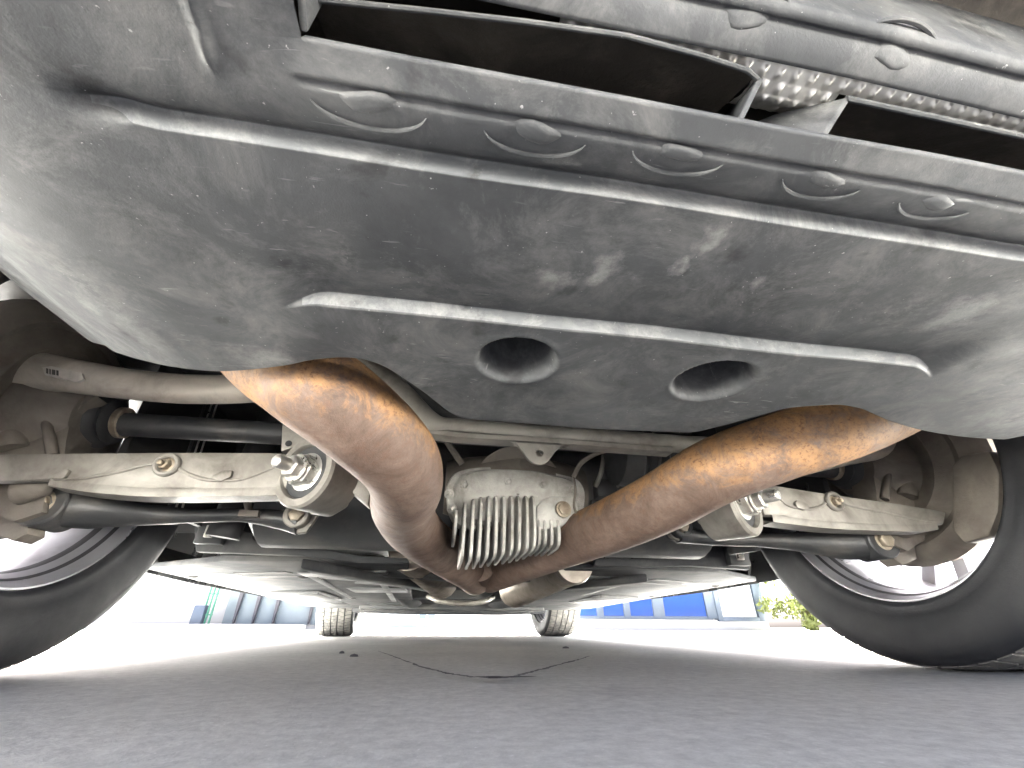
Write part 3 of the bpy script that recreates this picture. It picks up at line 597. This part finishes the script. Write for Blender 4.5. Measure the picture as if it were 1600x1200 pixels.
# --- underbody ---------------------------------------------------------------
fl = MB(); fl.box((CX, 2.25, .50), (1.80, 4.1, .02)); fl.build('floor_pan', 'dark', car)
m = MB(); m.tube([(CX-.55,1.02,.33),(CX-.50,1.02,.33),(CX+.50,1.02,.33),(CX+.55,1.02,.33)], [.06,.125,.125,.06], 28); m.build('fuel_tank', 'panel_dark', car)
def panel(s):
    X = lambda o: CX+s*o
    # side floor panel: thin tray with a raised rear edge
    out = [(.20,1.16),(.34,1.10),(.62,1.14),(.80,1.28),(.885,1.34),(.885,2.0),(.885,3.0),(.80,3.30),(.30,3.35),(.24,2.5),(.22,1.6)]
    m = MB(); m.prism([(X(a), b, .190 if b < 1.9 else (.182 if b < 2.8 else .166)) for a, b in out], (0,0,.014)); tray = m.build('floor_panel', 'panel', car, bev=.004)
    L = s < 0
    vp = [(303,822),(440,836),(470,850),(560,868),(636,872),(640,880),(560,880),(470,868),(305,862)] if L else [(1170,846),(1080,850),(1055,862),(1000,872),(932,872),(928,884),(1000,886),(1080,884),(1172,890)]
    m = MB(); m.prism([at(x, y, 1.08) for x, y in vp], (0,.02,0)); rp = m.build('rear_plate', 'panel', car, bev=.003)
    hc = at(402,838,1.078) if L else at(1093,864,1.078); m = MB(); m.lathe([(0,.010),(.002,.010)], hc, (0,-1,0), 18); m.build('drilled_hole', 'dark', rp)
    bx = at(332,832,1.07) if L else at(1151,868,1.07); m = MB(); m.box(bx, (.055,.02,.05)); m.build('jack_bracket', 'panel_dark', rp, bev=.002)
    m = MB(); m.box(bx+np.array((0,-.012,0)), (.018,.01,.026)); m.build('jack_nut', 'zinc', rp, bev=.002)
    # louvre slots
    for k in range(4):
        m = MB(); m.box((X(.60), 1.36+k*.10, .1885), (.16, .034, .004), Matrix.Rotation(s*.35, 3, 'Z')); m.build('louvre', 'dark', tray)
    for (a, b, w_, d_) in ((.74,1.45,.10,.10),(.76,1.65,.09,.12),(.40,1.50,.16,.5),(.45,2.2,.2,.3)):
        m = MB(); n = 18; m.prism([(X(a)+w_*.5*math.cos(t), b+d_*.5*math.sin(t), .1895) for t in np.linspace(0, 2*math.pi, n, endpoint=False)], (0,0,-.0025)); m.build('blister', 'panel_dark', tray)
    for (q0, q1) in (((.48,1.30),(.56,3.1)), ((.30,1.5),(.34,2.6))):
        m = MB(); m.prism([(X(q0[0])-.012,q0[1],.1885),(X(q0[0])+.012,q0[1],.1885),(X(q1[0])+.012,q1[1],.1805),(X(q1[0])-.012,q1[1],.1805)], (0,0,-.004)); m.build('rib', 'panel_dark', tray, bev=.001)
    a_, b_ = (atZ(478,893,.165), atZ(700,928,.165)) if L else (atZ(1000,912,.165), atZ(800,930,.165))
    m = MB(); m.prism([a_+np.array((0,-.05,0)), b_+np.array((0,-.06,0)), b_+np.array((0,.06,0)), a_+np.array((0,.05,0))], (0,0,.022)); m.build('diagonal_brace', 'panel', car, bev=.004)
    m = MB(); m.prism([(X(.86),1.34,.19),(X(.93),1.40,.25),(X(.93),3.2,.25),(X(.86),3.25,.185)], (s*.0,.0,.02)); m.build('sill', 'panel_dark', car, bev=.004)
    for (a, b, c_, d_) in ((.26,1.25,.50,1.40),(.24,1.75,.46,2.05),(.58,1.95,.78,2.5),(.26,2.75,.50,3.05),(.62,2.7,.78,3.1)):
        m = MB(); m.prism([(X(a),b,.1835),(X(c_),b+.06,.1835),(X(c_),d_,.1825),(X(a),d_-.05,.1825)], (0,0,.008 if b < 1.9 else -.012)); m.build('recess_panel', 'panel_dark', tray, bev=.003)
    for (a, b) in ((.84,1.5),(.84,2.0),(.84,2.5),(.52,1.45),(.52,2.4)):
        m = MB(); m.lathe([(0,.016),(.004,.014),(.007,.006)], (X(a),b,.189 if b < 1.9 else .184), (0,0,-1), 12); m.build('fastener', 'dark', tray)
    # braided flexible section
    P0 = atD(640,862,1.16) if L else atD(893,880,1.16); P1 = P0+np.array((.10*s*-1,.34,-.045))
    V = []; n, k_ = 28, 60; m = MB()
    for i in range(k_):
        t = i/(k_-1); c = P0+(P1-P0)*t; r = .052+.001*math.sin(i*math.pi*.9)
        for q in range(n): a = 2*math.pi*q/n; rr = r+.0012*((i+q) % 2); V.append((c[0]+rr*math.cos(a), c[1], c[2]+rr*math.sin(a)))
    m.add(V, [(i*n+q, i*n+(q+1)%n, (i+1)*n+(q+1)%n, (i+1)*n+q) for i in range(k_-1) for q in range(n)]+[tuple(range(n)), tuple((k_-1)*n+q for q in range(n))]); m.build('flexible_pipe', 'braid', car)
    m = MB(); m.lathe([(0,.030),(.002,.052),(.02,.056),(.035,.054)], P0-np.array((0,.034,0)), (0,1,0), 28); m.build('pipe_clamp', 'braid', car)
    # front wheel-arch pod
    m = MB(); m.tube(cat([(X(.34),2.35,.225),(X(.26),2.7,.205),(X(.24),3.1,.21)], 12), [.03,.055,.045], 18); m.build('tunnel_pod', 'panel', car)
panel(-1); panel(1)
m = MB(); m.prism([(CX-.32,1.40,.185),(CX+.32,1.40,.185),(CX+.40,1.62,.185),(CX+.10,1.75,.18),(CX-.10,1.75,.18),(CX-.40,1.62,.185)], (0,0,.02)); m.build('tunnel_brace', 'panel', car, bev=.004)
m = MB(); m.tube(cat([(CX-.30,1.30,.195),(CX-.1,1.36,.19),(CX+.1,1.36,.19),(CX+.30,1.30,.195)], 20), .016, 12); m.build('tunnel_brace', 'black_steel', car)
m = MB(); m.tube(cat([(CX-.16,2.35,.19),(CX-.10,2.25,.165),(CX,2.22,.155),(CX+.10,2.25,.165),(CX+.16,2.35,.19)], 24), .012, 12); m.build('tunnel_hoop', 'alu', car)
m = MB(); m.box((CX, 3.25, .185), (1.15, .5, .07)); m.box((CX, 2.9, .235), (.5, .8, .1)); m.build('front_tray', 'panel_dark', car, bev=.01)
m = MB(); m.tube([(CX-.66,3.40,.165),(CX-.3,3.10,.150),(CX+.3,3.10,.150),(CX+.66,3.40,.165)], .022, 12); m.build('front_subframe', 'panel', car)
for k in range(9):
    m = MB(); m.box((CX-.16+.04*k, 2.62, .186), (.012,.10,.012)); m.build('tray_rib', 'panel', car)

# --- wheels ------------------------------------------------------------------
def wheel(s, Yw, width, Rt, steer=0.0, name='wheel'):
    """s side, built about its own centre then placed; outer face on the s side"""
    xin = (.665 if width > .26 else .680); ce = Vector((CX+s*(xin+width/2), Yw, Rt)); h = width/2
    wh = bpy.data.objects.new(name, None); wh.location = ce; wh.rotation_euler = (0, 0, steer); COL.objects.link(wh)
    wh.parent = car; wh.matrix_parent_inverse = Matrix.Translation(-car.location)
    def sub_(m, nm, mt, **k):
        o = m.build(nm, mt, None, **k); o.parent = wh; return o
    # carcass profile from inner bead to outer bead (x, r)
    pf = [(-h*.70,.240),(-h*.88,.2408),(-h*.93,.2435),(-h*.945,.249),(-h*.94,.256),(-h*.965,.262),(-h*.985,.275),(-h*.998,.286),(-h*1.0,.298),(-h*.997,.309),(-h*.985,Rt-.024),(-h*.94,Rt-.011),(-h*.88,Rt-.0065)]
    pf = pf+[(-a, b) for a, b in pf[::-1]]
    m = MB(); m.lathe([(s*a, b) for a, b in pf], (0,0,0), (1,0,0), 120); 
    m.f = [f for f in m.f if len(f) == 4]; sub_(m, 'tyre', 'tyre', ang=50)
    # tread ribs with sipes
    edges = [-.88,-.56,-.50,-.20,-.14,.14,.20,.50,.56,.88]; NT = 72
    for a, b in zip(edges[0::2], edges[1::2]):
        V, F = [], []; sh = (a < -.8 or b > .8)
        for k in range(NT):
            for q, (t0, dr) in enumerate(((0,0),(.80 if sh else .9,0),(.82 if sh else .92,-.006),(.98,-.006))):
                th = 2*math.pi*(k+t0)/NT
                for xx in (a, b):
                    r = Rt-.0005+dr - (.004 if (sh and abs(xx) > .8) else 0); tw = th+(.03*xx if sh else .015*math.sin(xx*9))
                    V.append((s*xx*h, r*math.cos(tw), r*math.sin(tw)))
        M = NT*4
        # lower wall ring for depth
        for k in range(M):
            F.append((2*k, 2*k+1, 2*((k+1)%M)+1, 2*((k+1)%M)))
        o = len(V); V += [(v[0], v[1]*(Rt-.008)/math.hypot(v[1],v[2]), v[2]*(Rt-.008)/math.hypot(v[1],v[2])) for v in V]
        for k in range(M):
            j = (k+1)%M; F += [(2*k, 2*j, o+2*j, o+2*k), (2*k+1, o+2*k+1, o+2*j+1, 2*j+1)]
        m = MB(); m.add(V, F); sub_(m, 'tread_rib', 'tread', ang=30)
    # rim barrel
    m = MB(); m.lathe([(s*a, b) for a, b in [(-h*.80,.241),(-h*.85,.2395),(-h*.85,.237),(-h*.82,.2345),(-h*.74,.231),(-h*.60,.221),(-h*.2,.216),(h*.5,.222),(h*.72,.232),(h*.86,.246),(h*.90,.249),(h*.88,.25),(h*.70,.238),(-h*.6,.226),(-h*.70,.232)]], (0,0,0), (1,0,0), 96, close=True); sub_(m, 'rim', 'rim')
    ring_ = MB(); ring_.lathe([(s*a, b) for a, b in [(-h*.72,.2290),(-h*.66,.2255),(-h*.58,.2200),(-h*.52,.2188),(-h*.52,.2215),(-h*.70,.2310)]], (0,0,0), (1,0,0), 96, close=True); sub_(ring_, 'barrel_band', 'barrel_dark')
    xo = s*h*.74
    m = MB(); m.lathe([(xo-s*.05,.03),(xo-s*.05,.075),(xo-s*.015,.082),(xo,.06),(xo+s*.004,.0)], (0,0,0), (1,0,0), 40); sub_(m, 'hub', 'rim')
    for k in range(10):
        a = 2*math.pi*(k//2)/5+(.16 if k % 2 else -.16); ca, sa = math.cos(a), math.sin(a)
        m = MB(); P_ = []
        for (rr, wd, xx, th) in ((.06,.020,xo-s*.030,.03),(.14,.014,xo-s*.012,.026),(.223,.017,xo-s*.002,.03)):
            P_.append([(xx, rr*ca-w_*sa, rr*sa+w_*ca) for w_ in (-wd, wd)]+[(xx-s*th, rr*ca-w_*sa, rr*sa+w_*ca) for w_ in (wd*.8, -wd*.8)])
        V = [p for q in P_ for p in q]; F = [(i*4+j, i*4+(j+1)%4, (i+1)*4+(j+1)%4, (i+1)*4+j) for i in range(2) for j in range(4)]+[(3,2,1,0),(8,9,10,11)]
        m.add(V, F); sub_(m, 'spoke', 'rim', bev=.003)
    return wh
wheel(-1, AX, .275, .34); wheel(1, AX, .275, .34)
wheel(-1, AX+WB, .245, .335, .07); wheel(1, AX+WB, .245, .335, .07)

# --- body shell --------------------------------------------------------------
st = [(-.05,.80,.62,.85,.95),(.02,.88,.50,.90,1.02),(.15,.92,.36,.95,1.08),(.40,.935,.30,.96,1.12),(.706,.94,.26,.96,1.20),(1.2,.94,.19,.96,1.38),(1.7,.94,.18,.95,1.45),(2.4,.94,.18,.94,1.44),(2.9,.94,.18,.93,1.25),(3.3,.94,.19,.92,1.02),(3.66,.935,.22,.90,.96),(4.1,.91,.20,.85,.90),(4.4,.82,.20,.72,.78),(4.52,.66,.24,.58,.64)]
Yst = np.linspace(-.05, 4.52, 140); A = np.array(st); cols_ = [np.interp(Yst, A[:,0], A[:,k]) for k in range(1,5)]
Gs = []
for i, Y in enumerate(Yst):
    hw, zs, zb, zr = [c[i] for c in cols_]; half = []
    for q in np.linspace(0, 1, 14): half.append((hw*(1-.03*(1-q)**2), zs+(zb-zs)*q))
    for q in np.linspace(.15, 1, 8): half.append((hw*(1-.30*q*q)*(1-q**6*.999), zb+(zr-zb)*math.sin(q*math.pi/2)))
    Gs.append([(CX-a, Y, b) for a, b in half]+[(CX+a, Y, b) for a, b in half[::-1]])
Gs = np.array(Gs); mid = (Gs[:-1,:-1]+Gs[1:,1:])/2
keep = np.ones(mid.shape[:2], bool)
for Yw in (AX, AX+WB): keep &= ~((np.hypot(mid[...,1]-Yw, mid[...,2]-.34) < .395) & (np.abs(mid[...,0]-CX) > .80))
shell = fastgrid('body_shell', Gs, 'carpaint', car, keep=keep)
n = len(Gs[0])
for ge in (Gs[0], Gs[-1]):
    m = MB(); m.add(list(ge), [tuple(range(n))]); m.build('end_panel', 'carpaint', car)
for s in (-1, 1):
    for Yw in (AX, AX+WB):
        m = MB(); arc = [(Yw+.40*math.cos(t), .34+.40*math.sin(t)) for t in np.linspace(-.25, math.pi+.25, 30)]
        m.grid(np.array([[(CX+s*x, y, z) for y, z in arc] for x in (.50, .93)])); m.add([(CX+s*.50, y, z) for y, z in arc], [tuple(range(30))] if Yw > 2 else [])
        m.build('arch_liner', 'dark', car)

# ------------------------------------------------------------------ surroundings
# building with blue windows, right
bY = 12.0
def facade_rect(m, x0, x1, z0, z1, Y, t): m.box(((x0+x1)/2, Y+t/2, (z0+z1)/2), (x1-x0, t, z1-z0))
gx = lambda x, y=966: at(x, y, bY)[0]
sill = at(1000, 966, bY)[2]; xR = gx(1198); xL = gx(880)
bR = empty('glass_front_building', ((xL+xR)/2, bY, 0), 'low building with blue glazed windows in dark frames, right of the front tyre', 'building')
def part(m, nm, mt, par, **k): return m.build(nm, mt, par, **k)
m = MB(); facade_rect(m, xL, xR, 0, sill-.02, bY-.02, .3); part(m, 'plinth', 'wall', bR, bev=.01)
m = MB(); facade_rect(m, xL, xR, 3.2, 4.2, bY, .3); part(m, 'parapet', 'wall', bR, bev=.01)
m = MB(); m.box(((xL+xR)/2, bY+3, 2.1), (xR-xL, 5.4, 4.2)); part(m, 'core', 'wall', bR)
bars = [906,939,980,1030,1113,1122,1190]
for i, x in enumerate([890,938,980,1030,1113]):
    m = MB(); wd = .09 if i < 3 else .16; facade_rect(m, gx(x)-wd, gx(x)+wd, sill, 3.2, bY-.06, .12); part(m, 'mullion', 'frame', bR, bev=.01)
m = MB(); facade_rect(m, gx(1184), gx(1198), sill-.06, 3.2, bY-.08, .2); facade_rect(m, gx(1120), gx(1128), sill-.06, 3.2, bY-.08, .2); facade_rect(m, gx(1128), gx(1184), sill-.06, sill+.04, bY-.08, .2); part(m, 'door_frame', 'frame', bR, bev=.01)
m = MB(); facade_rect(m, xL, gx(1113), sill-.02, sill+.05, bY-.05, .1); part(m, 'window_sill', 'frame', bR, bev=.01)
for a, b, mt in [(890,938,'blue_glass'),(938,980,'blue_glass'),(980,1030,'blue_glass'),(1030,1113,'blue_glass'),(1128,1184,'pale_glass')]:
    m = MB(); facade_rect(m, gx(a)+.02, gx(b)-.02, sill+.04, 3.2, bY-.02, .015); part(m, 'pane', mt, bR)
# shrub beside it
def shrub(px, py, Y, r, hgt, label, seed, n=5000):
    r_ = np.random.default_rng(seed); c = at(px, py, Y); e = empty('shrub', (c[0], Y, 0), label, 'shrub')
    V = []; F = []
    cl = [(r_.normal(0,.45)*r, r_.normal(0,.35)*r, abs(r_.normal(.5,.28))*hgt, r_.uniform(.25,.5)*r) for _ in range(26)]
    for k in range(n):
        a = cl[k % 26]; d = r_.normal(0,1,3); d /= np.linalg.norm(d); p = np.array((c[0]+a[0], Y+a[1], a[2]))+d*a[3]*r_.uniform(.5,1)
        p[2] = max(.03, p[2]); u = r_.normal(0,1,3); u /= np.linalg.norm(u); v = np.cross(u, d); v /= np.linalg.norm(v)+1e-9; s_ = r_.uniform(.04,.09)
        o = len(V); V += [p-u*s_, p+v*s_*.45, p+u*s_, p-v*s_*.45]; F.append((o,o+1,o+2,o+3))
    m = MB(); m.add(V, F); m.build('crown', 'leaf', e, smooth=False)
    m = MB()
    for k in range(5): m.tube(cat([(c[0]+.05*k-.1, Y, 0), (c[0]+.12*k-.25, Y+.05, hgt*.4), (c[0]+.25*k-.5, Y, hgt*.75)], 8), [.03,.02,.01], 8)
    m.build('trunk', 'bark', e); return e
shrub(1268, 965, 11.0, .7, 2.4, 'sunlit yellow-green shrub beside the glazed building, behind the right rear tyre', 3)
# panelled building, left
lY = 13.0; lx = lambda x, y=978: at(x, y, lY)[0]
zl = 0.0
bL = empty('panelled_building', (lx(330), lY, 0), 'pale blue panelled building with dark tapered fins, left of the front tyre', 'building')
m = MB(); m.box(((lx(60)+lx(565))/2, lY+2.2, 2.6), (lx(565)-lx(60), 4.0, 5.2)); part(m, 'wall', 'wall', bL, bev=.02)
pe = [340,362,392,424,480,520,560]
for a, b in zip(pe[:-1], pe[1:]):
    m = MB(); facade_rect(m, lx(a)+.03, lx(b)-.03, .10, 5.0, lY+.10, .06); part(m, 'panel', 'blue_panel', bL, bev=.01)
for x in (362,392,424,480,520):
    X0 = lx(x); m = MB(); m.prism([(X0-.015,lY-.02,.12),(X0+.02,lY-.02,.12),(X0+.36,lY-.02,4.8),(X0-.10,lY-.02,4.8)], (0,.1,0)); part(m, 'fin', 'fin', bL, bev=.01)
for k in range(3):
    m = MB(); m.box((lx(322)+.09*k, lY-.35, 1.6), (.035, .035, 3.2)); part(m, 'green_post', 'green_paint', bL)
for k in range(7):
    m = MB(); m.box((lx(322)+.09, lY-.35, .3+.45*k), (.24, .02, .03)); part(m, 'green_rung', 'green_paint', bL)
m = MB(); m.box((lx(316), lY-.3, .25), (.25, .3, .5)); part(m, 'meter_box', 'frame', bL, bev=.02)
kb = MB(); kb.box(((lx(60)+lx(480))/2, lY-1.0, .05), (lx(480)-lx(60), 1.8, .10)); k_ = kb.build('pavement', 'kerb', None, bev=.01); k_['kind'] = 'structure'
# far low building between the front tyres
fY = 34.0; fx = lambda x: at(x, 975, fY)[0]
bF = empty('far_building', (fx(620), fY, 0), 'distant low grey building with a row of windows, between the front tyres', 'building')
m = MB(); m.box(((fx(550)+fx(690))/2, fY+3, 1.5), (fx(690)-fx(550), 6, 3.0)); part(m, 'wall', 'blue_panel', bF, bev=.02)
for k in range(9):
    X0 = fx(560)+k*(fx(680)-fx(560))/8.5; m = MB(); m.box((X0, fY-.02, .95), (.45, .06, .8)); part(m, 'window', 'far_glass', bF)
m = MB(); m.box(((fx(690)+fx(860))/2, fY+14, 1.2), (fx(880)-fx(690), .3, 2.4)); bw = m.build('boundary_wall', 'wall', None, bev=.02)
bw['label'] = 'sunlit white boundary wall far behind, between the front tyres'; bw['category'] = 'wall'
